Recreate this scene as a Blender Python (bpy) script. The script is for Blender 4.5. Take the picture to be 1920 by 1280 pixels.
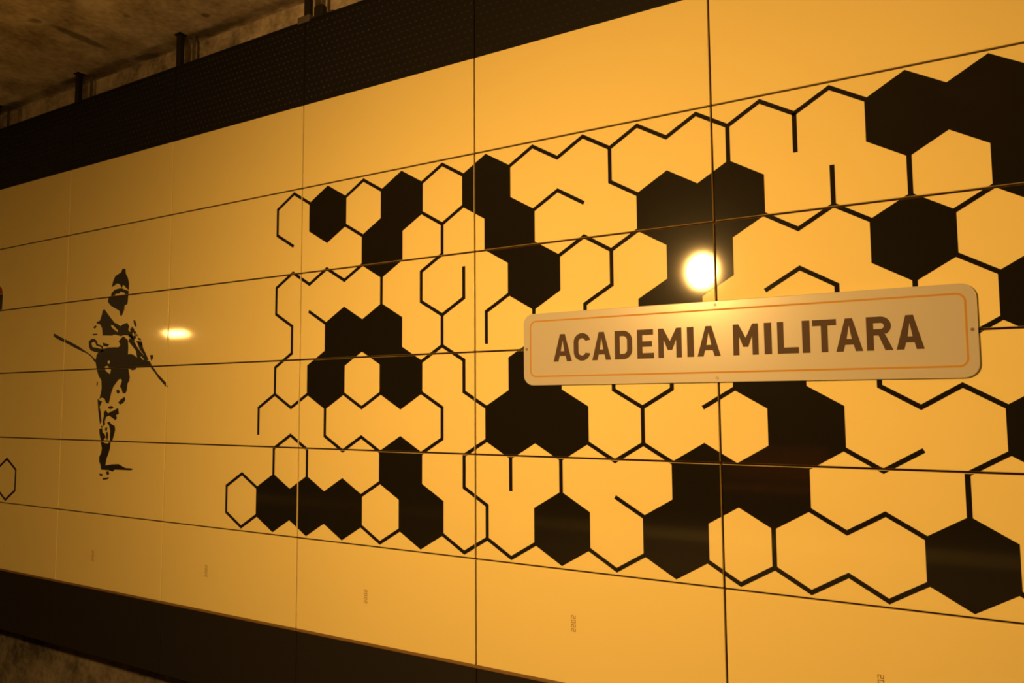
import bpy, bmesh, math, random
from mathutils import Matrix, Vector
for o in list(bpy.data.objects): bpy.data.objects.remove(o)
S = bpy.context.scene
COL = S.collection
random.seed(7)

# ------------------------------------------------------------------ camera, world, exposure
CAM_LOC = (5.2477956, -3.7061109, -2.0815467)
RIGHT = (0.8660871, 0.4998439, -0.0070195)
DOWN = (-0.0447813, 0.0635924, -0.9969707)
FWD = (-0.4978833, 0.8637778, 0.0774602)
cam_d = bpy.data.cameras.new('camera')
cam_d.sensor_fit = 'HORIZONTAL'; cam_d.sensor_width = 36.0
cam_d.lens = 1400.0 / 1920.0 * 36.0
cam_d.clip_start = 0.05; cam_d.clip_end = 200
cam = bpy.data.objects.new('camera', cam_d); COL.objects.link(cam)
M = Matrix.Identity(4)
for i in range(3):
    M[i][0] = RIGHT[i]; M[i][1] = -DOWN[i]; M[i][2] = -FWD[i]; M[i][3] = CAM_LOC[i]
cam.matrix_world = M
S.camera = cam
world = bpy.data.worlds.new('world'); S.world = world; world.use_nodes = True
world.node_tree.nodes['Background'].inputs[0].default_value = (1.0, 0.5, 0.14, 1)
world.node_tree.nodes['Background'].inputs[1].default_value = 0.0
vs = S.view_settings
vs.view_transform = 'Standard'; vs.look = 'None'; vs.gamma = 1.0; vs.exposure = 0.0
vs.use_curve_mapping = False
S.cycles.sample_clamp_indirect = 6.0
S.cycles.filter_width = 2.2
S.cycles.max_bounces = 8
S.cycles.diffuse_bounces = 5

LIGHT_RGB = (1.0, 0.52, 0.13)
LAMP_MAIN = 895.0     # radiance of the lamp nearest the wall sign
LAMP_FAR = 210.0        # dim lamp down the platform to the left
LAMP_FILL = 190.0     # unseen lamp added to brighten the right end of the wall

# ------------------------------------------------------------------ wall grid
PW = 1.42895           # panel width
PH = 0.6               # panel height
GAP = 0.0048           # half a joint
BEV = 0.004
def X(u): return u * PW
def Z(v): return -v * PH

# ------------------------------------------------------------------ materials
def new_mat(name):
    m = bpy.data.materials.new(name); m.use_nodes = True
    nt = m.node_tree
    return m, nt, nt.nodes['Principled BSDF']
def plain(name, col, rough=0.5, spec=0.5, coat=0.0, coat_rough=0.03, metal=0.0, var=0.0, scale=3.0):
    m, nt, b = new_mat(name)
    b.inputs['Base Color'].default_value = (*col, 1)
    b.inputs['Roughness'].default_value = rough
    b.inputs['Specular IOR Level'].default_value = spec
    b.inputs['Coat Weight'].default_value = coat
    b.inputs['Coat Roughness'].default_value = coat_rough
    b.inputs['Metallic'].default_value = metal
    if var:
        tc = nt.nodes.new('ShaderNodeTexCoord'); n = nt.nodes.new('ShaderNodeTexNoise')
        n.inputs['Scale'].default_value = scale; n.inputs['Detail'].default_value = 4
        nt.links.new(tc.outputs['Object'], n.inputs['Vector'])
        r = nt.nodes.new('ShaderNodeMapRange')
        r.inputs['To Min'].default_value = 1 - var; r.inputs['To Max'].default_value = 1 + var
        nt.links.new(n.outputs['Fac'], r.inputs['Value'])
        mx = nt.nodes.new('ShaderNodeVectorMath'); mx.operation = 'SCALE'
        mx.inputs[0].default_value = col
        nt.links.new(r.outputs['Result'], mx.inputs['Scale'])
        nt.links.new(mx.outputs['Vector'], b.inputs['Base Color'])
    return m

def concrete(name, dark, light, stains=(), scale=1.3, bump=0.25):
    """mottled cast concrete; stains = [(x, y, angle, half length, half width, strength)] in object x/y"""
    m, nt, b = new_mat(name); N = nt.nodes; L = nt.links
    tc = N.new('ShaderNodeTexCoord')
    n1 = N.new('ShaderNodeTexNoise'); n1.inputs['Scale'].default_value = scale; n1.inputs['Detail'].default_value = 8
    n1.inputs['Roughness'].default_value = 0.62
    n2 = N.new('ShaderNodeTexNoise'); n2.inputs['Scale'].default_value = scale * 9; n2.inputs['Detail'].default_value = 5
    for n in (n1, n2): L.new(tc.outputs['Object'], n.inputs['Vector'])
    add = N.new('ShaderNodeMath'); add.operation = 'MULTIPLY_ADD'; add.inputs[1].default_value = 0.35
    L.new(n2.outputs['Fac'], add.inputs[0]); L.new(n1.outputs['Fac'], add.inputs[2])
    ramp = N.new('ShaderNodeValToRGB')
    ramp.color_ramp.elements[0].position = 0.52; ramp.color_ramp.elements[0].color = (*dark, 1)
    ramp.color_ramp.elements[1].position = 0.84; ramp.color_ramp.elements[1].color = (*light, 1)
    L.new(add.outputs[0], ramp.inputs[0])
    out = ramp.outputs['Color']
    for (sx, sy, ang, hl, hw, st) in stains:
        mp = N.new('ShaderNodeMapping'); mp.vector_type = 'TEXTURE'
        mp.inputs['Location'].default_value = (sx, sy, 0)
        mp.inputs['Rotation'].default_value = (0, 0, ang)
        mp.inputs['Scale'].default_value = (hl, hw, 1)
        ad = N.new('ShaderNodeVectorMath'); ad.operation = 'MULTIPLY_ADD'
        ad.inputs[1].default_value = (0.05, 0.05, 0.0)
        nn = N.new('ShaderNodeTexNoise'); nn.inputs['Scale'].default_value = 6; nn.inputs['Detail'].default_value = 3
        L.new(tc.outputs['Object'], nn.inputs['Vector'])
        L.new(nn.outputs['Color'], ad.inputs[0]); L.new(tc.outputs['Object'], ad.inputs[2])
        L.new(ad.outputs['Vector'], mp.inputs['Vector'])
        flat = N.new('ShaderNodeVectorMath'); flat.operation = 'MULTIPLY'; flat.inputs[1].default_value = (1, 1, 0)
        L.new(mp.outputs['Vector'], flat.inputs[0])
        ln = N.new('ShaderNodeVectorMath'); ln.operation = 'LENGTH'
        L.new(flat.outputs['Vector'], ln.inputs[0])
        mr = N.new('ShaderNodeMapRange'); mr.interpolation_type = 'SMOOTHSTEP'
        mr.inputs['From Min'].default_value = 0.6; mr.inputs['From Max'].default_value = 1.25
        mr.inputs['To Min'].default_value = 1 - st; mr.inputs['To Max'].default_value = 1
        L.new(ln.outputs['Value'], mr.inputs['Value'])
        sc = N.new('ShaderNodeVectorMath'); sc.operation = 'SCALE'
        L.new(out, sc.inputs[0]); L.new(mr.outputs['Result'], sc.inputs['Scale'])
        out = sc.outputs['Vector']
    L.new(out, b.inputs['Base Color'])
    b.inputs['Roughness'].default_value = 0.9; b.inputs['Specular IOR Level'].default_value = 0.2
    bp = N.new('ShaderNodeBump'); bp.inputs['Strength'].default_value = bump; bp.inputs['Distance'].default_value = 0.02
    L.new(add.outputs[0], bp.inputs['Height']); L.new(bp.outputs['Normal'], b.inputs['Normal'])
    return m

M_PANEL = plain('yellow_enamel', (0.80, 0.70, 0.33), 0.30, 0.03, 0.6, 0.062, var=0.03, scale=0.8)
M_VINYL = plain('black_vinyl', (0.010, 0.009, 0.007), 0.30, 0.02, 0.6, 0.062)
M_INK = plain('stencil_black', (0.012, 0.010, 0.009), 0.5, 0.3)
M_MESH = plain('black_sheet_metal', (0.011, 0.0105, 0.0105), 0.5, 0.12)
M_STUD = plain('embossed_black_metal', (0.024, 0.022, 0.018), 0.5, 0.10)
M_LOWER = plain('black_enamel', (0.016, 0.014, 0.014), 0.5, 0.3)
M_BACK = plain('joint_batten_brown', (0.07, 0.035, 0.014), 0.7, 0.1)
M_EDGE_SHADE = plain('panel_edge_shade', (0.20, 0.12, 0.045), 0.5, 0.2)  # brown with the shade of the panels' bottom return put into the colour
M_STEEL = plain('dark_steel', (0.015, 0.013, 0.012), 0.6, 0.3)
M_STEEL2 = plain('worn_grey_steel', (0.10, 0.09, 0.08), 0.55, 0.4)
M_SIGN = plain('sign_off_white', (0.47, 0.46, 0.45), 0.34, 0.5, 0.7, 0.17)
M_SIGNEDGE = plain('sign_white_edge', (0.70, 0.68, 0.66), 0.4, 0.5)
M_ORANGE = plain('sign_orange_line', (0.46, 0.26, 0.05), 0.5, 0.12)
M_LETTER = plain('sign_dark_brown', (0.070, 0.045, 0.035), 0.5, 0.12)
M_SCREW = plain('screw_head', (0.20, 0.17, 0.14), 0.45, 0.5, metal=0.6)
M_NUM = plain('faded_number_ink', (0.36, 0.22, 0.07), 0.5, 0.4)
M_RED = plain('red_vinyl', (0.25, 0.008, 0.006), 0.4, 0.4)
M_CEIL = concrete('stained_ceiling_concrete', (0.32, 0.26, 0.20), (0.80, 0.73, 0.64),
    stains=[(-0.8, 0.15, 0.0, 2.8, 0.07, 0.42), (-0.73, -0.31, 1.62, 0.24, 0.060, 0.62), (-0.58, 0.17, 0.1, 0.16, 0.05, 0.6),
            (-2.8, 0.15, 0.0, 0.40, 0.07, 0.6), (0.45, -0.03, 0.4, 0.035, 0.03, 0.6), (-1.5, 0.13, 0.1, 0.3, 0.05, 0.5),
            (-0.76, -0.66, 0.4, 0.06, 0.04, 0.5), (0.30, 0.16, 0.05, 0.35, 0.05, 0.5), (-0.08, -0.33, 0.4, 0.03, 0.03, 0.4)], scale=2.2)
M_CONC = concrete('lower_concrete', (0.06, 0.052, 0.044), (0.25, 0.22, 0.19), scale=2.6)
M_UPPER_LIT = concrete('lit_upper_concrete', (0.20, 0.17, 0.135), (0.66, 0.57, 0.46), scale=3.0)  # same back wall, paler colour stands in for lamp light on its top strip
M_FLOOR = plain('polished_granite', (0.22, 0.20, 0.19), 0.35, 0.4, var=0.15, scale=14)
M_TRACK = concrete('track_bed', (0.05, 0.045, 0.04), (0.14, 0.12, 0.10), scale=3)
M_STRIP = plain('pale_tactile_tile', (0.82, 0.76, 0.55), 0.5, 0.4)
M_WOOD = plain('red_brown_wood', (0.75, 0.20, 0.075), 0.45, 0.4, var=0.25, scale=5)
M_FAR = concrete('platform_wall', (0.10, 0.085, 0.07), (0.22, 0.19, 0.16), scale=1.5)
M_HOUS = plain('lamp_housing', (0.05, 0.05, 0.05), 0.5, 0.4)
def emissive(name, k):
    m = bpy.data.materials.new(name); m.use_nodes = True; nt = m.node_tree
    nt.nodes.remove(nt.nodes['Principled BSDF'])
    e = nt.nodes.new('ShaderNodeEmission')
    e.inputs[0].default_value = (*LIGHT_RGB, 1); e.inputs[1].default_value = k
    nt.links.new(e.outputs[0], nt.nodes['Material Output'].inputs[0])
    return m
M_LAMP = emissive('lamp_diffuser_bright', LAMP_MAIN)
M_LAMP2 = emissive('lamp_diffuser_dim', LAMP_FAR)
M_FILL_LAMP = emissive('fill_lamp_diffuser', LAMP_FILL)

# ------------------------------------------------------------------ helpers
def link(name, me, mats, parent=None, loc=None):
    o = bpy.data.objects.new(name, me); COL.objects.link(o)
    if mats is not None and not me.materials:
        for m in (mats if isinstance(mats, (list, tuple)) else [mats]): me.materials.append(m)
    if parent: o.parent = parent
    if loc is not None: o.location = loc
    return o
def to_obj(name, bm, mat, parent=None, loc=None, smooth=False):
    me = bpy.data.meshes.new(name); bm.normal_update(); bm.to_mesh(me); bm.free()
    if smooth:
        for p in me.polygons: p.use_smooth = True
    return link(name, me, mat, parent, loc)
def add_box(bm, x0, x1, y0, y1, z0, z1):
    v = [bm.verts.new(p) for p in ((x0,y0,z0),(x1,y0,z0),(x1,y1,z0),(x0,y1,z0),(x0,y0,z1),(x1,y0,z1),(x1,y1,z1),(x0,y1,z1))]
    for f in ((0,3,2,1),(4,5,6,7),(0,1,5,4),(1,2,6,5),(2,3,7,6),(3,0,4,7)): bm.faces.new([v[i] for i in f])
def box(x0, x1, y0, y1, z0, z1, bevel=0.0, seg=2):
    bm = bmesh.new(); add_box(bm, x0, x1, y0, y1, z0, z1)
    if bevel: bmesh.ops.bevel(bm, geom=list(bm.edges), offset=bevel, segments=seg, profile=0.5, affect='EDGES')
    return bm
def add_cyl(bm, c, r, h, axis='Z', seg=16, r2=None):
    m = Matrix.Translation(c)
    if axis == 'Y': m = m @ Matrix.Rotation(math.pi/2, 4, 'X')
    if axis == 'X': m = m @ Matrix.Rotation(math.pi/2, 4, 'Y')
    bmesh.ops.create_cone(bm, cap_ends=True, segments=seg, radius1=r, radius2=r if r2 is None else r2, depth=h, matrix=m)
def empty(name, loc):
    o = bpy.data.objects.new(name, None); COL.objects.link(o); o.location = loc; o.empty_display_size = 0.1
    return o
def tag(o, label, cat, group=None):
    o['label'] = label; o['category'] = cat
    if group: o['group'] = group
    return o
def structure(o): o['kind'] = 'structure'; return o
def plate(polys, name, mat, parent, y=-0.0008, t=0.0008, cut=True):
    """flat film of several polygons [(outer, [holes])] in wall x/z, its front at y, cut at the panel joints"""
    cu = bpy.data.curves.new('tmp', 'CURVE'); cu.dimensions = '2D'; cu.fill_mode = 'FRONT'
    for loop in polys:
        sp = cu.splines.new('POLY'); sp.points.add(len(loop) - 1)
        for p, (a, b) in zip(sp.points, loop): p.co = (a, b, 0, 1)
        sp.use_cyclic_u = True
    ob = bpy.data.objects.new('tmp', cu)
    me = ob.to_mesh()
    bm = bmesh.new(); bm.from_mesh(me); ob.to_mesh_clear()
    bpy.data.objects.remove(ob); bpy.data.curves.remove(cu)
    bmesh.ops.remove_doubles(bm, verts=bm.verts, dist=1e-6)
    return finish_film(bm, name, mat, parent, y, t, cut)
def finish_film(bm, name, mat, parent, y, t, cut=True):
    if cut:
        xs = [v.co.x for v in bm.verts]; ys = [v.co.y for v in bm.verts]
        g = GAP + 0.0012
        for i in range(-4, 8):
            if min(xs) - .1 < X(i) < max(xs) + .1: bisect_gap(bm, X(i), 0, g)
        for i in range(0, 7):
            if min(ys) - .1 < Z(i) < max(ys) + .1: bisect_gap(bm, Z(i), 1, g)
    if not bm.faces: bm.free(); return None
    # lay the x/y drawing onto the wall, front towards the platform (-Y), and give it its thickness
    for v in bm.verts: v.co = Vector((v.co.x, y, v.co.y))
    for f in bm.faces:
        f.normal_update()
        if f.normal.y > 0: f.normal_flip()
    ret = bmesh.ops.extrude_face_region(bm, geom=list(bm.faces), use_keep_orig=True)
    for e in ret['geom']:
        if isinstance(e, bmesh.types.BMVert): e.co.y = y + t
    bmesh.ops.recalc_face_normals(bm, faces=bm.faces)
    return to_obj(name, bm, mat, parent)
def bisect_gap(bm, c, ax, g):
    for s in (-g, g):
        co = [0, 0, 0]; no = [0, 0, 0]; co[ax] = c + s; no[ax] = 1
        bmesh.ops.bisect_plane(bm, geom=list(bm.verts) + list(bm.edges) + list(bm.faces), plane_co=co, plane_no=no)
    kill = [f for f in bm.faces if abs(f.calc_center_median()[ax] - c) < g]
    if kill: bmesh.ops.delete(bm, geom=kill, context='FACES')

# ------------------------------------------------------------------ the setting
U0, U1 = -5, 7
XL, XR = -16.0, 16.0
FLOOR_Z = -3.63
CEIL_Z = 0.90
BACK_Y = 0.20
YB = -9.5
wall = structure(to_obj('wall_front', box(XL, XR, BACK_Y, BACK_Y + 0.3, -4.9, 0.2), M_CONC))
structure(to_obj('wall_upper', box(XL, XR, BACK_Y, BACK_Y + 0.3, 0.2, CEIL_Z), M_UPPER_LIT))
structure(to_obj('ceiling', box(XL, XR, YB, BACK_Y + 0.3, CEIL_Z, CEIL_Z + 0.25), M_CEIL))
structure(to_obj('floor', box(XL, XR, YB, -2.75, FLOOR_Z - 0.3, FLOOR_Z), M_FLOOR))
structure(to_obj('floor', box(XL, XR, -2.75, BACK_Y, -5.1, -4.9), M_TRACK))
structure(to_obj('wall_platform_edge', box(XL, XR, -3.0, -2.85, -4.9, FLOOR_Z - 0.3), M_CONC))
structure(to_obj('wall_back', box(XL, XR, YB - 0.2, YB, FLOOR_Z - 0.3, CEIL_Z + 0.25), M_FAR))
structure(to_obj('wall_left', box(XL - 0.2, XL, YB - 0.2, BACK_Y + 0.3, -5.1, CEIL_Z + 0.25), M_FAR))
structure(to_obj('wall_right', box(XR, XR + 0.2, YB - 0.2, BACK_Y + 0.3, -5.1, CEIL_Z + 0.25), M_FAR))
structure(to_obj('trim_1', box(XL, XR, -5.15, -4.45, FLOOR_Z, FLOOR_Z + 0.006), M_STRIP))

# yellow panels: six courses, each panel an object of its own
bm = box(-PW/2 + GAP, PW/2 - GAP, 0.0, 0.022, -PH/2 + GAP, PH/2 - GAP, BEV, 3)
me_panel = bpy.data.meshes.new('panel'); bm.to_mesh(me_panel); bm.free()
for i in range(U0, U1):
    for j in range(6):
        o = link('panel', me_panel, M_PANEL, wall, (X(i + .5), 0, Z(j + .5)))
# black embossed sheets above
hw = PW
bm = box(-hw/2 + .0025, hw/2 - .0025, 0.004, 0.016, -PH/2 + .002, PH/2 - .002, .002, 2)
me_sheet = bpy.data.meshes.new('perforated_sheet'); bm.to_mesh(me_sheet); bm.free()
bm = bmesh.new()
nx, nz = 30, 13
for a in range(nx):
    for b in range(nz):
        cx = -hw/2 + .035 + a * (hw - .07) / (nx - 1) + (0.0115 if b % 2 else -0.0115)
        cz = -PH/2 + .045 + b * (PH - .075) / (nz - 1)
        c = bm.verts.new((cx, -0.003, cz))
        ring = [bm.verts.new((cx + .0105 * math.cos(q * math.pi / 3), 0.0042, cz + .0085 * math.sin(q * math.pi / 3))) for q in range(6)]
        for q in range(6): bm.faces.new((c, ring[q], ring[(q + 1) % 6]))
bmesh.ops.recalc_face_normals(bm, faces=bm.faces)
me_stud = bpy.data.meshes.new('embossing'); bm.normal_update(); bm.to_mesh(me_stud); bm.free()
for i in range(U0, U1):
    o = link('perforated_sheet', me_sheet, M_MESH, wall, ((i + .5) * hw, 0, Z(-.5)))
    s = link('embossing', me_stud, M_STUD, o); s['kind'] = 'stuff'
# black skirting panels below
LOWH = 0.88 * PH
bm = box(-PW/2 + .003, PW/2 - .003, 0.006, 0.020, -LOWH/2 + .004, LOWH/2 - .002, .003, 2)
me_low = bpy.data.meshes.new('skirting_panel'); bm.to_mesh(me_low); bm.free()
for i in range(U0, U1):
    link('skirting_panel', me_low, M_LOWER, wall, (X(i + .5), 0, Z(6.0) - LOWH/2 - .010))
to_obj('shaded_panel_edge', box(X(U0), X(U1), .001, .016, Z(6.0) - .0135, Z(6.0) + GAP - .001, .003, 2), M_EDGE_SHADE, wall)  # added strip standing in for the shaded lower edge of the yellow panels
# sub-frame battens seen through the joints, hangers up to the ceiling
for i in range(U0, U1 + 1):
    to_obj('batten', box(X(i) - .035, X(i) + .035, .0235, .06, Z(6.86), Z(-.99)), M_BACK, wall)
for j in range(0, 7):
    to_obj('rail', box(X(U0), X(U1), .0605, .085, Z(j) - .03, Z(j) + .03), M_BACK, wall)
    bm = bmesh.new()
    for i in range(U0, U1): add_box(bm, X(i) + .036, X(i + 1) - .036, .0235, .06, Z(j) - .03, Z(j) + .03)
    to_obj('joint_strip', bm, M_BACK, wall)
for i in range(U0, U1 + 1):
    h = to_obj('hanger', box(X(i) - .030, X(i) + .022, .018, .060, Z(-1.0) - .03, CEIL_Z - .012, .004, 1), M_STEEL, wall)
    bm = box(X(i) + .060, X(i) + .085, .10, .118, Z(-1.0) - .05, CEIL_Z - .002, .003, 1)
    to_obj('brace', bm, M_STEEL2, h)
    bm = bmesh.new(); add_box(bm, X(i) - .038, X(i) + .030, .008, .072, CEIL_Z - .012, CEIL_Z)
    add_cyl(bm, (X(i) - .034, .012, CEIL_Z - .006), .007, .010); add_cyl(bm, (X(i) + .026, .012, CEIL_Z - .006), .007, .010)
    to_obj('base_plate', bm, M_STEEL, h)
    if i == 1:
        bm = box(X(i) - .075, X(i) + .045, .0, .070, Z(-1.0) + .002, Z(-1.0) + .055, .006, 2)
        to_obj('clamp', bm, M_STEEL2, h, None)
        bm = box(X(i) + .075, X(i) + .165, .0, .060, Z(-1.0) + .002, Z(-1.0) + .105, .02, 3)
        to_obj('junction_box', bm, M_STEEL, h)
to_obj('top_rail', box(X(U0), X(U1), .002, .020, Z(-1.0), Z(-1.0) + .018, .003, 1), M_MESH, wall)

# ------------------------------------------------------------------ honeycomb mural
LW, LS = 0.158632, 0.187356
LX0, LZ0 = 1.168582 * PW, -1.359475 * PH
def hexc(k, r): return LX0 + k * LW, LZ0 - r * 1.5 * LS
def vert(k, t, r):
    x, z = hexc(k, r); return x, z + (LS if t == 'T' else -LS)
FILLED = [(0,0),(4,0),(8,0),(22,0),(24,0),(3,1),(9,1),(15,1),(17,1),(25,1),(10,2),(16,2),(22,2),(1,3),(3,3),(25,3),(15,3),
 (0,4),(4,4),(10,4),(18,4),(9,5),(11,5),(19,5),(25,5),(4,6),(16,6),(18,6),(-3,7),(-1,7),(1,7),(5,7),(11,7),(15,7),(23,7)]
STROKES = ["-2B0 -3T1 -3B-1 -2T0 -1B-1","1B-1 2T0 3B-1","1T1 2B0","5B-1 6T0 7B-1","5T1 6B0 7T1","6B0 6T2",
 "9B-1 10T0 11B-1 12T0 13B-1 14T0 15B-1 16T0 17B-1 18T0 19B-1 20T0 21B-1","13B-1 13T1 14B0","10B0 11T1 12B0","17B-1 17T1",
 "19B-1 19T1","18T2 19B1 20T2 21B1","20B0 20T2","22B0 22T2","23B1 24T2","11B1 12T2 13B1 14T2","13B1 13T3 12B2 12T4",
 "6T2 5B1 5T3 6B2 7T3 7B1","6B2 6T4 5B3","6T4 7B3 7T5 8B4","9T3 8B2 8T4","10B2 10T4","3B1 3T3",
 "-2T2 -3B1 -3T3 -2B2 -2T4 -3B3 -3T5 -4B4 -4T6","-3T5 -2B4 -1T5","-2T2 -1B1 0T2 1B1 2T2","-1T3 0B2","1T5 2B4 3T5",
 "5T5 6B4 6T6 5B5","0B4 0T6 1B5 2T6 3B5","-3T7 -3B5 -2T6 -1B5 -1T7","-4B6 -5T7 -6B6 -6T8 -5B7 -4T8","2B6 3T7","2T8 3B7 4T8",
 "8T6 7B5 7T7 8B6 8T8","6T8 7B7 8T8 9B7 10T8","9B5 9T7","11B5 11T7","12T8 13B7 14T8","13T7 14B6","13B3 13T5 14B4 15T5 15B3",
 "14B4 14T6 13B5 12T6","14T6 15B5","18B2 19T3 20B2 20T4","22B2 22T4","23T3 24B2","23B3 24T4","16B4 17T5",
 "21B3 21T5 22B4 23T5 24B4","20T6 21B5 22T6","23T7 23B5 24T6","19T7 20B6 21T7 22B6","16T8 17B7 18T8 19B7 20T8 21B7 22T8",
 "18B6 18T8","24T8 25B7"]
HALF = 0.0108
def parse(s):
    out = []
    for w in s.split():
        i = max(w.find('T'), w.find('B')); out.append((int(w[:i]), w[i], int(w[i+1:])))
    return out
def hex_poly(k, r, grow):
    x, z = hexc(k, r); a = LW + grow; b = LS + grow * 1.1547
    return [(x, z + b), (x - a, z + b/2), (x - a, z - b/2), (x, z - b), (x + a, z - b/2), (x + a, z + b/2)]
def stroke_poly(pts, half):
    """mitred outline of a polyline with square ends"""
    n = len(pts); P = [Vector(p) for p in pts]
    closed = (P[0] - P[-1]).length < 1e-6
    dirs = [(P[i+1] - P[i]).normalized() for i in range(n - 1)]
    A, B = [], []
    for i in range(n):
        if i == 0: d = dirs[0]; m = Vector((-d.y, d.x)) * half; base = P[0] - d * half * .3
        elif i == n - 1: d = dirs[-1]; m = Vector((-d.y, d.x)) * half; base = P[-1] + d * half * .3
        else:
            n1 = Vector((-dirs[i-1].y, dirs[i-1].x)); n2 = Vector((-dirs[i].y, dirs[i].x))
            m = (n1 + n2).normalized(); m = m * (half / max(.3, m.dot(n1))); base = P[i]
        A.append(base + m); B.append(base - m)
    return A, B
def film_polys(polys, name, mat, parent, y, t=0.0004):
    bm = bmesh.new()
    for pl in polys:
        bm.faces.new([bm.verts.new((p[0], p[1], 0)) for p in pl])
    return finish_film(bm, name, mat, parent, y, t)
def stroke(seq, parent, y, name='hexagon_outline'):
    A, B = stroke_poly([vert(*q) for q in seq], HALF)
    film = [[A[i], A[i+1], B[i+1], B[i]] for i in range(len(A) - 1)]
    bm = bmesh.new()
    va = [bm.verts.new((p.x, p.y, 0)) for p in A]; vb = [bm.verts.new((p.x, p.y, 0)) for p in B]
    for i in range(len(A) - 1): bm.faces.new((va[i], va[i+1], vb[i+1], vb[i]))
    return finish_film(bm, name, M_VINYL, parent, y, 0.0004)
mural = empty('honeycomb_mural', (X(2.4), 0, Z(5)))
tag(mural, 'black honeycomb line mural spread over the yellow wall panels behind the station sign', 'mural')
off = Matrix.Translation(-Vector((X(2.4), 0, Z(5))))
def reparent_fix(o):
    if o: o.matrix_parent_inverse = off
for k, r in FILLED:
    reparent_fix(film_polys([hex_poly(k, r, HALF)], 'filled_hexagon', M_VINYL, mural, -0.0006 - 0.0001 * (((k - r) // 2 - r) % 3)))
for n, s in enumerate(STROKES):
    reparent_fix(stroke(parse(s), mural, -0.0010 - 0.00005 * (n % 4)))
left = empty('hexagon_decal', (X(-1.66), 0, Z(4.64)))
tag(left, 'single outlined black hexagon cut by the left edge of the photo, left of the soldier', 'decal')
off = Matrix.Translation(-Vector((X(-1.66), 0, Z(4.64))))
reparent_fix(stroke(parse("-25T7 -24B6 -24T8 -25B7 -26T8 -26B6 -25T7"), left, -0.0010))

# ------------------------------------------------------------------ soldier stencil (traced in a 1/8-pixel grid and laid on the wall plane)
R3 = (Vector(RIGHT), Vector(DOWN), Vector(FWD))
def on_wall(px, py):
    d = R3[0] * ((px - 960) / 1400.0) + R3[1] * ((py - 640) / 1400.0) + R3[2]
    t = -CAM_LOC[1] / d.y
    return (CAM_LOC[0] + d.x * t, CAM_LOC[2] + d.z * t)
def sold(loop): return [on_wall(90 + a / 8.0, 490 + b / 8.0) for a, b in loop]
HAT = [(1115,112),(1165,108),(1168,180),(1200,245),(1218,330),(1212,430),(1170,392),(1130,350),(1105,402),(1080,345),(1040,330),(1010,352),(955,385),(980,290),(1010,220),(1060,185),(1100,160)]
BROW = [(950,480),(1000,425),(1060,405),(1110,400),(1145,420),(1210,440),(1208,505),(1160,492),(1140,465),(1110,460),(1085,452),(1075,478),(1010,490),(1000,522),(950,525)]
BEARD = [(942,518),(1000,515),(1060,528),(1150,515),(1205,498),(1198,600),(1190,640),(1150,660),(1145,720),(1110,812),(1085,815),(1070,740),(1020,710),(950,670),(900,610),(905,555)]
COAT = [(845,712),(880,760),(930,830),(970,880),(1000,920),(1040,935),(1065,955),(1085,970),(1130,940),(1190,920),(1215,960),(1225,1010),(1260,1000),(1300,1040),(1325,1060),(1312,1090),(1322,1150),(1290,1170),(1250,1150),(1228,1112),(1200,1110),(1130,1105),(1100,1122),(1000,1095),(960,1112),(820,1110),(812,1000),(780,940),(730,932),(730,908),(780,888),(808,800),(820,740)]
COAT_H = [[(945,950),(980,962),(1055,1040),(1040,1058),(980,1012),(952,980)], [(1215,985),(1240,1040),(1225,1060),(1205,1020)], [(1280,1060),(1300,1110),(1280,1120),(1265,1080)]]
BITS = [[(680,985),(720,958),(730,980),(700,1012)], [(665,1085),(740,1083),(740,1102),(680,1107)], [(1282,878),(1312,890),(1330,965),(1308,982),(1288,930)],
        [(1345,1138),(1390,1158),(1402,1182),(1360,1178)], [(1320,1195),(1400,1195),(1425,1275),(1392,1252),(1340,1222)], [(820,1215),(860,1228),(922,1245),(890,1278),(830,1267)],
        [(1225,1085),(1262,1122),(1305,1185),(1300,1196),(1262,1180),(1228,1138),(1205,1125)], [(1240,975),(1268,985),(1300,1020),(1290,1030),(1255,1000)],
        [(1330,1080),(1348,1110),(1340,1128),(1322,1100)]]
RIFLE_L = [(80,1090),(98,1083),(200,1138),(350,1213),(460,1273),(560,1343),(640,1398),(700,1458),(730,1500),(705,1515),(655,1435),(590,1383),(500,1342),(400,1293),(280,1228),(180,1183),(95,1132)]
HAND = [(612,1200),(650,1163),(700,1160),(737,1195),(742,1235),(822,1268),(835,1345),(760,1368),(690,1352),(640,1332),(617,1285)]
HAND_H = [[(652,1225),(685,1203),(712,1222),(722,1258),(805,1290),(802,1312),(720,1292),(668,1285)]]
BODY = [(735,1385),(830,1312),(900,1290),(1060,1285),(1085,1250),(1060,1195),(1085,1165),(1130,1120),(1200,1180),(1205,1300),(1200,1392),(1240,1385),(1290,1402),(1335,1442),(1320,1340),(1260,1262),(1205,1195),(1225,1150),(1300,1205),(1340,1285),(1400,1365),(1470,1445),(1492,1488),(1530,1498),(1560,1565),(1545,1588),(1325,1592),(1312,1622),(1262,1632),(1208,1605),(1215,1660),(1228,1740),(1218,1790),(1195,1830),(1182,1940),(1160,1980),(1120,1975),(1100,1900),(1078,1880),(1110,1790),(1095,1762),(1060,1770),(1030,1810),(980,1880),(950,1970),(930,2060),(910,2132),(870,2122),(850,2060),(810,2040),(772,2062),(790,1990),(805,1900),(800,1780),(760,1720),(740,1650),(718,1540),(716,1470)]
BODY_H = [[(855,1575),(895,1565),(945,1625),(930,1690),(890,1660),(860,1628)], [(895,1490),(930,1485),(928,1530),(898,1535)], [(1400,1420),(1440,1470),(1428,1478),(1388,1432)]]
RIFLE_R = [(1335,1200),(1392,1240),(1412,1205),(1424,1290),(1472,1390),(1512,1480),(1490,1482),(1430,1392),(1372,1312)]
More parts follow.
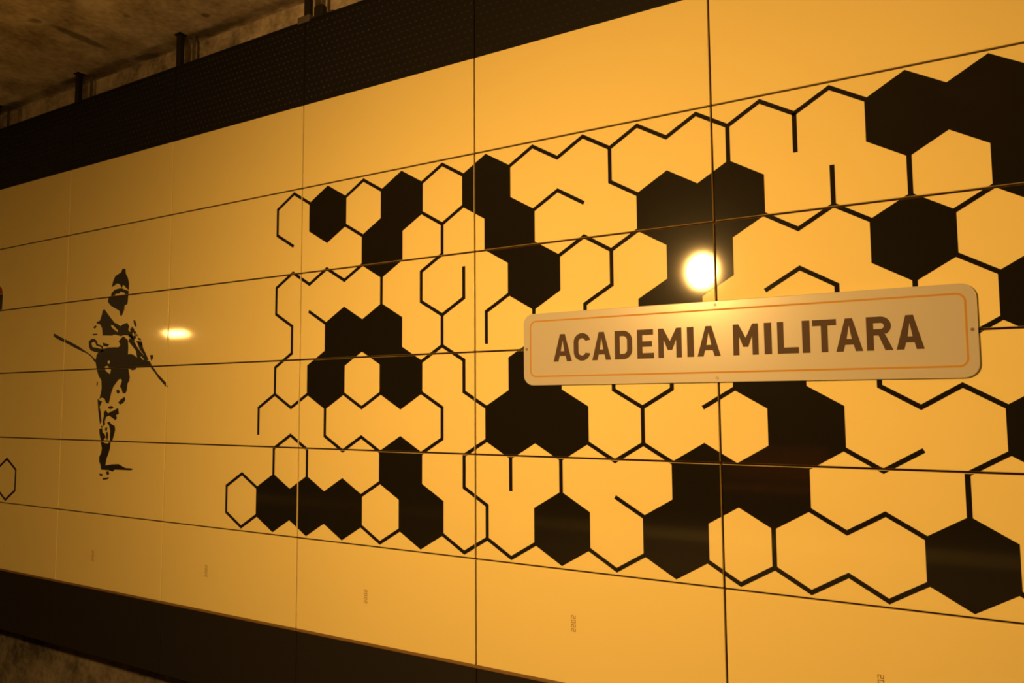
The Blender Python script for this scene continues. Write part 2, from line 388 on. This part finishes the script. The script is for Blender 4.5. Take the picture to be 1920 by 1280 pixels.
BARREL = [(1535,1565),(1582,1588),(1642,1678),(1742,1788),(1772,1818),(1768,1848),(1805,1870),(1780,1890),(1730,1832),(1658,1752),(1598,1662),(1548,1602)]
SIGHT = [(1530,1402),(1582,1402),(1572,1460),(1547,1490)]
LEGS = [[(1028,1930),(1060,1918),(1078,1960),(1052,1987),(1030,1965)], [(1150,2028),(1162,2070),(1132,2122),(1080,2147),(1053,2112),(1090,2070)],
        [(745,2058),(782,2088),(812,2100),(775,2180),(792,2260),(803,2400),(780,2445),(768,2350),(752,2220)],
        [(838,2258),(870,2228),(900,2278),(950,2248),(980,2238),(1052,2195),(1064,2285),(1022,2302),(1035,2350),(1012,2382),(960,2342),(920,2312),(872,2332),(852,2400),(860,2442),(830,2475),(818,2400),(838,2320)],
        [(885,2420),(922,2398),(952,2440),(1002,2468),(1008,2530),(988,2610),(965,2690),(935,2722),(928,2620),(935,2540),(918,2462)],
        [(770,2512),(815,2498),(818,2560),(852,2590),(868,2640),(842,2662),(822,2702),(788,2662),(772,2580)],
        [(855,2500),(892,2488),(882,2540),(858,2532)],
        [(788,2698),(820,2700),(850,2722),(890,2730),(940,2700),(932,2800),(908,2880),(878,2960),(862,3058),(960,3042),(1060,3038),(1112,3070),(1160,3095),(1250,3102),(1280,3115),(1240,3132),(1140,3127),(1000,3122),(970,3152),(920,3132),(795,3122),(788,3050),(768,3000),(768,2930),(798,2870),(808,2800)],
        [(800,2455),(822,2480),(818,2495),(795,2490)], [(870,2560),(895,2555),(905,2620),(890,2680),(872,2650)], [(735,1800),(750,1805),(742,1870),(728,1860)], [(900,2180),(960,2165),(985,2195),(940,2215),(905,2205)], [(868,3152),(912,3145),(918,3192),(885,3202)], [(768,3180),(817,3185),(817,3215),(780,3217)], [(818,3250),(918,3235),(902,3262),(860,3272),(820,3272)]]
sx, sz = on_wall(215, 880)
sol = empty('soldier_stencil', (sx, 0, sz))
tag(sol, 'life-size black stencil of an armed soldier in a pointed cap, on the left yellow panels', 'stencil')
off = Matrix.Translation(-Vector((sx, 0, sz)))
for nm, loops in (('cap', [HAT]), ('face', [BROW]), ('beard', [BEARD]), ('coat', [COAT] + COAT_H), ('hand', [HAND] + HAND_H),
                  ('trousers', [BODY] + BODY_H), ('rifle_butt', [RIFLE_L]), ('rifle_body', [RIFLE_R]), ('rifle_barrel', [BARREL]), ('rifle_sight', [SIGHT])):
    reparent_fix(plate([sold(l) for l in loops], nm, M_INK, sol, -0.0006, 0.0004))
for l in BITS: reparent_fix(plate([sold(l)], 'coat_patch', M_INK, sol, -0.0006, 0.0004))
for l in LEGS: reparent_fix(plate([sold(l)], 'leg_patch', M_INK, sol, -0.0006, 0.0004))

# ------------------------------------------------------------------ station name sign
SX0, SX1, SZ0, SZ1 = X(2.2360), X(3.7690), Z(3.3400), Z(2.6670)
SY = -0.014
def rrect(x0, x1, z0, z1, r, n=8):
    out = []
    for cx, cz, a0 in ((x1 - r, z1 - r, 0), (x0 + r, z1 - r, 90), (x0 + r, z0 + r, 180), (x1 - r, z0 + r, 270)):
        for i in range(n + 1):
            a = math.radians(a0 + 90 * i / n); out.append((cx + r * math.cos(a), cz + r * math.sin(a)))
    return out
sc = ((SX0 + SX1) / 2, SY, SZ0)
sign = empty('station_sign', sc)
tag(sign, 'long off-white rounded sign reading ACADEMIA MILITARA on the honeycomb wall', 'sign')
off = Matrix.Translation(-Vector(sc))
bm = bmesh.new()
lp = rrect(SX0, SX1, SZ0, SZ1, .060)
f = bm.faces.new([bm.verts.new((a, SY, b)) for a, b in lp])
ret = bmesh.ops.extrude_face_region(bm, geom=[f], use_keep_orig=True)
for e in ret['geom']:
    if isinstance(e, bmesh.types.BMVert): e.co.y = SY + .012
bmesh.ops.recalc_face_normals(bm, faces=bm.faces)
rim = [e for e in bm.edges if all(abs(v.co.y - SY) < 1e-5 for v in e.verts)]
bmesh.ops.bevel(bm, geom=rim, offset=.003, segments=2, profile=.5, affect='EDGES')
reparent_fix(to_obj('board', bm, M_SIGN, sign))
LX_0, LX_1, LZ_0, LZ_1 = X(2.2675) - .004, X(3.7396) + .004, Z(3.2650), Z(2.7340)
reparent_fix(plate([rrect(LX_0, LX_1, LZ_0, LZ_1, .038), rrect(LX_0 + .0085, LX_1 - .0085, LZ_0 + .0085, LZ_1 - .0085, .030)],
                   'border_line', M_ORANGE, sign, SY - .0006, .0005, cut=False))
T1, T0 = Z(2.8730), Z(3.1250); CH = T1 - T0; ST = 0.0290
def arc(cx, cz, rx, rz, a0, a1, n=14):
    return [(cx + rx * math.cos(math.radians(a0 + (a1 - a0) * i / n)), cz + rz * math.sin(math.radians(a0 + (a1 - a0) * i / n))) for i in range(n + 1)]
def letter(c, x0, x1):
    w = x1 - x0; z0, z1 = T0, T1; s = ST; xm = (x0 + x1) / 2
    if c == 'I': return [[(x0, z0), (x1, z0), (x1, z1), (x0, z1)]]
    if c == 'L': return [[(x0, z0), (x1, z0), (x1, z0 + s), (x0 + s, z0 + s), (x0 + s, z1), (x0, z1)]]
    if c == 'T': return [[(xm - s/2, z0), (xm + s/2, z0), (xm + s/2, z1 - s), (x1, z1 - s), (x1, z1), (x0, z1), (x0, z1 - s), (xm - s/2, z1 - s)]]
    if c == 'E':
        zm = (z0 + z1) / 2
        return [[(x0, z0), (x1, z0), (x1, z0 + s), (x0 + s, z0 + s), (x0 + s, zm - s/2), (x1 - .010, zm - s/2), (x1 - .010, zm + s/2), (x0 + s, zm + s/2), (x0 + s, z1 - s), (x1 - .003, z1 - s), (x1 - .003, z1), (x0, z1)]]
    if c == 'M':
        d = s * 1.0
        return [[(x0, z0), (x0 + d, z0), (x0 + d, z1 - CH * .40), (xm - .012, z0 + CH * .26), (xm + .012, z0 + CH * .26), (x1 - d, z1 - CH * .40), (x1 - d, z0), (x1, z0), (x1, z1), (x1 - d * .95, z1), (xm, z0 + CH * .56), (x0 + d * .95, z1), (x0, z1)]]
    if c == 'A':
        k = s * 1.06; t = s * .52; a = CH * .20; b = a + s * .92
        def left_in(z): return x0 + k + (xm - x0 - t) * (z / CH) * 1.0 - (k - s) * z / CH
        def right_in(z): return x1 - (left_in(z) - x0)
        top = CH * .78
        return [[(x0, z0), (x0 + k, z0), (left_in(a), z0 + a), (right_in(a), z0 + a), (x1 - k, z0), (x1, z0), (xm + t, z1), (xm - t, z1)],
                [(left_in(b), z0 + b), (right_in(b), z0 + b), (xm, z0 + top)]]
    if c == 'C':
        rx = w / 2; rz = w / 2 * 1.0
        out = arc(xm, z1 - rz, rx, rz, 12, 180) + arc(xm, z0 + rz, rx, rz, 180, 348)
        ri = rx - s; rzi = rz - s
        inn = arc(xm, z0 + rz, ri, rzi, 342, 180) + arc(xm, z1 - rz, ri, rzi, 180, 18)
        return [out + inn]
    if c == 'D':
        r = w * .52
        out = [(x0, z0), (x1 - r, z0)] + arc(x1 - r, z0 + r, r, r, -90, 0)[1:] + arc(x1 - r, z1 - r, r, r, 0, 90) + [(x0, z1)]
        q = r - s
        inn = [(x0 + s, z0 + s), (x1 - r, z0 + s)] + arc(x1 - r, z0 + r, q, q, -90, 0, 8)[1:] + arc(x1 - r, z1 - r, q, q, 0, 90, 8) + [(x0 + s, z1 - s)]
        return [out, inn]
    if c == 'R':
        hb = CH * .56; zb = z1 - hb; r = hb / 2
        xr = x1 - .006
        out = [(x0, z0), (x0 + s, z0), (x0 + s, zb), (x0 + s + .020, zb), (x1 - s * 1.12, z0), (x1, z0), (x1 - s * 1.05 - .002, zb + .008)] + arc(xr - r, z1 - r, r, r, -58, 90) + [(x0, z1)]
        q = r - s
        inn = [(x0 + s, zb + s), (xr - r, zb + s)] + arc(xr - r, z1 - r, q, q, -90, 90, 10)[1:] + [(x0 + s, z1 - s)]
        return [out, inn]
TEXT = [('A',2.3685,2.4471),('C',2.4550,2.5248),('A',2.5314,2.6081),('D',2.6228,2.6914),('E',2.7104,2.7741),('M',2.7902,2.8766),('I',2.8960,2.9200),('A',2.9320,3.0130),
        ('M',3.0560,3.1400),('I',3.1590,3.1832),('L',3.2012,3.2680),('I',3.2790,3.3030),('T',3.3107,3.3830),('A',3.3804,3.4588),('R',3.4697,3.5440),('A',3.5523,3.6286)]
for c, a, b in TEXT:
    reparent_fix(plate(letter(c, X(a), X(b)), 'letter', M_LETTER, sign, SY - .0006, .0005, cut=False))
for (a, b) in ((X(2.2506), Z(3.0)), (X(3.7540), Z(3.0)), (X(2.998), Z(3.3040)), (X(2.998), Z(2.700))):
    bm = bmesh.new(); add_cyl(bm, (a, SY - .0012, b), .0075, .0026, 'Y', 14)
    reparent_fix(to_obj('screw', bm, M_SCREW, sign))

# ------------------------------------------------------------------ faint inventory numbers near the foot of the wall
SEG = {'2': ['t', 'ru', 'm', 'ld', 'b'], '0': ['t', 'ru', 'rd', 'b', 'ld', 'lu'], '1': ['ru', 'rd'], '8': ['t', 'ru', 'rd', 'b', 'ld', 'lu', 'm']}
def digit_polys(ch, w, h, s):
    R = {'t': (0, w, h - s, h), 'm': (0, w, h/2 - s/2, h/2 + s/2), 'b': (0, w, 0, s), 'lu': (0, s, h/2, h), 'ld': (0, s, 0, h/2), 'ru': (w - s, w, h/2, h), 'rd': (w - s, w, 0, h/2)}
    return [R[k] for k in SEG[ch]]
def number_mark(u, v, text, label, ww=.017, hh=.026, st=.0040):
    x, z = X(u), Z(v)
    bm = bmesh.new(); adv = ww + .0055; n = len(text); L = n * adv
    for i, ch in enumerate(text):
        for (a0, a1, b0, b1) in digit_polys(ch, ww, hh, st):
            # the figures run up the wall: text x -> +z, text y -> -x
            za, zb = i * adv + a0 - L/2, i * adv + a1 - L/2
            xa, xb = -(b1) + hh/2, -(b0) + hh/2
            yy = 0
            bm.faces.new([bm.verts.new(q) for q in ((xa, za, 0), (xb, za, 0), (xb, zb, 0), (xa, zb, 0))])
    for vtx in bm.verts: vtx.co = Vector((vtx.co.x, -.0004, vtx.co.y))
    for fc in bm.faces:
        fc.normal_update()
        if fc.normal.y > 0: fc.normal_flip()
    o = to_obj('number_marking', bm, M_NUM, None, (x, 0, z))
    return tag(o, label, 'marking')
number_mark(2.4345, 5.456, '2202', 'small faint brown number turned on its side, below the sign in the bottom panel row')
number_mark(1.4232, 5.515, '2202', 'small faint brown number on the bottom panel under the three joined black hexagons')
number_mark(.3610, 5.520, '2202', 'small faint brown number on the bottom panel between soldier and honeycomb mural')
number_mark(-.6270, 5.570, '2202', 'small faint brown number on the bottom panel beneath the soldier stencil')
number_mark(3.4670, 5.545, '2202', 'small brown number cut by the bottom edge of the photo, right side')
red = empty('emblem_decal', (X(-1.86), 0, Z(1.99)))
tag(red, 'black decal with red top corner at the left edge of the photo', 'decal')
off = Matrix.Translation(-Vector((X(-1.86), 0, Z(1.99))))
reparent_fix(film_polys([[(X(-2.05), Z(1.985)), (X(-1.756), Z(1.985)), (X(-1.752), Z(1.80)), (X(-1.752), Z(1.74)), (X(-2.05), Z(1.66))]], 'black_field', M_INK, red, -.0006))
reparent_fix(film_polys([[(X(-2.05), Z(1.655)), (X(-1.752), Z(1.735)), (X(-1.77), Z(1.64)), (X(-1.81), Z(1.58)), (X(-2.05), Z(1.52))]], 'red_field', M_RED, red, -.0006))

# ------------------------------------------------------------------ platform lamps (behind the camera; two of them mirror in the wall, the third is added as fill)
def lamp(name, loc, rx, size, mat, label, box_lamp=False, yaw=0.0):
    t = empty(name, loc); tag(t, label, 'lamp', 'lamps over the platform')
    rot = Matrix.Rotation(yaw, 4, 'Z') @ Matrix.Rotation(rx, 4, 'X')
    if box_lamp: bm = box(-size, size, -.16, .16, 0, .10, .015, 2)
    else:
        bm = bmesh.new(); add_cyl(bm, (0, 0, .07), size + .03, .14, 'Z', 32, size * .55)
    h = to_obj('housing', bm, M_HOUS, t); h.matrix_local = rot
    bm = bmesh.new()
    if box_lamp:
        add_box(bm, -size + .02, size - .02, -.068, .068, -.012, -.002)
        bmesh.ops.bevel(bm, geom=[e for e in bm.edges if abs(e.verts[0].co.z - e.verts[1].co.z) > .005], offset=.06, segments=6, profile=.5, affect='EDGES')
    else: add_cyl(bm, (0, 0, -.008), size, .012, 'Z', 32)
    if not box_lamp: bmesh.ops.scale(bm, vec=(.88, 1.3, 1), verts=bm.verts)
    d = to_obj('diffuser', bm, mat, t); d.matrix_local = rot
    bm = bmesh.new(); add_cyl(bm, (0, 0, (CEIL_Z - loc[2]) / 2 + .03), .014, CEIL_Z - loc[2] - .06, 'Z', 10)
    to_obj('suspension_rod', bm, M_HOUS, t)
    return t
lamp('platform_lamp', (3.11, -4.00, -0.755), math.radians(42), .165, M_LAMP, 'bright round hanging lamp mirrored in the black hexagon above the sign', False, math.radians(-19))
lamp('platform_lamp', (-5.45, -4.00, -0.98), math.radians(35), .28, M_LAMP2, 'long hanging lamp mirrored in the yellow panel beside the soldier', True)
lamp('platform_lamp', (9.6, -4.00, -0.80), math.radians(42), .31, M_FILL_LAMP, 'unseen long fill lamp added far right to brighten that side of the wall', True)

# bench behind the camera, mirrored dimly in the lower right black hexagon
b = empty('platform_bench', (3.35, -6.1, FLOOR_Z))
tag(b, 'red-brown wooden bench on the platform, dimly mirrored in the lower black hexagons', 'bench')
to_obj('seat', box(-.62, .62, -.22, .22, .40, .45, .01), M_WOOD, b)
to_obj('backrest', box(-.62, .62, -.26, -.22, .50, .92, .01), M_WOOD, b)
for sx_ in (-.5, .5):
    bm = bmesh.new(); add_box(bm, sx_ - .03, sx_ + .03, -.255, .18, 0, .399); add_box(bm, sx_ - .03, sx_ + .03, -.30, -.261, 0, .88)
    add_box(bm, sx_ - .03, sx_ + .03, -.27, -.24, .1, .38)
    to_obj('leg', bm, M_STEEL, b)
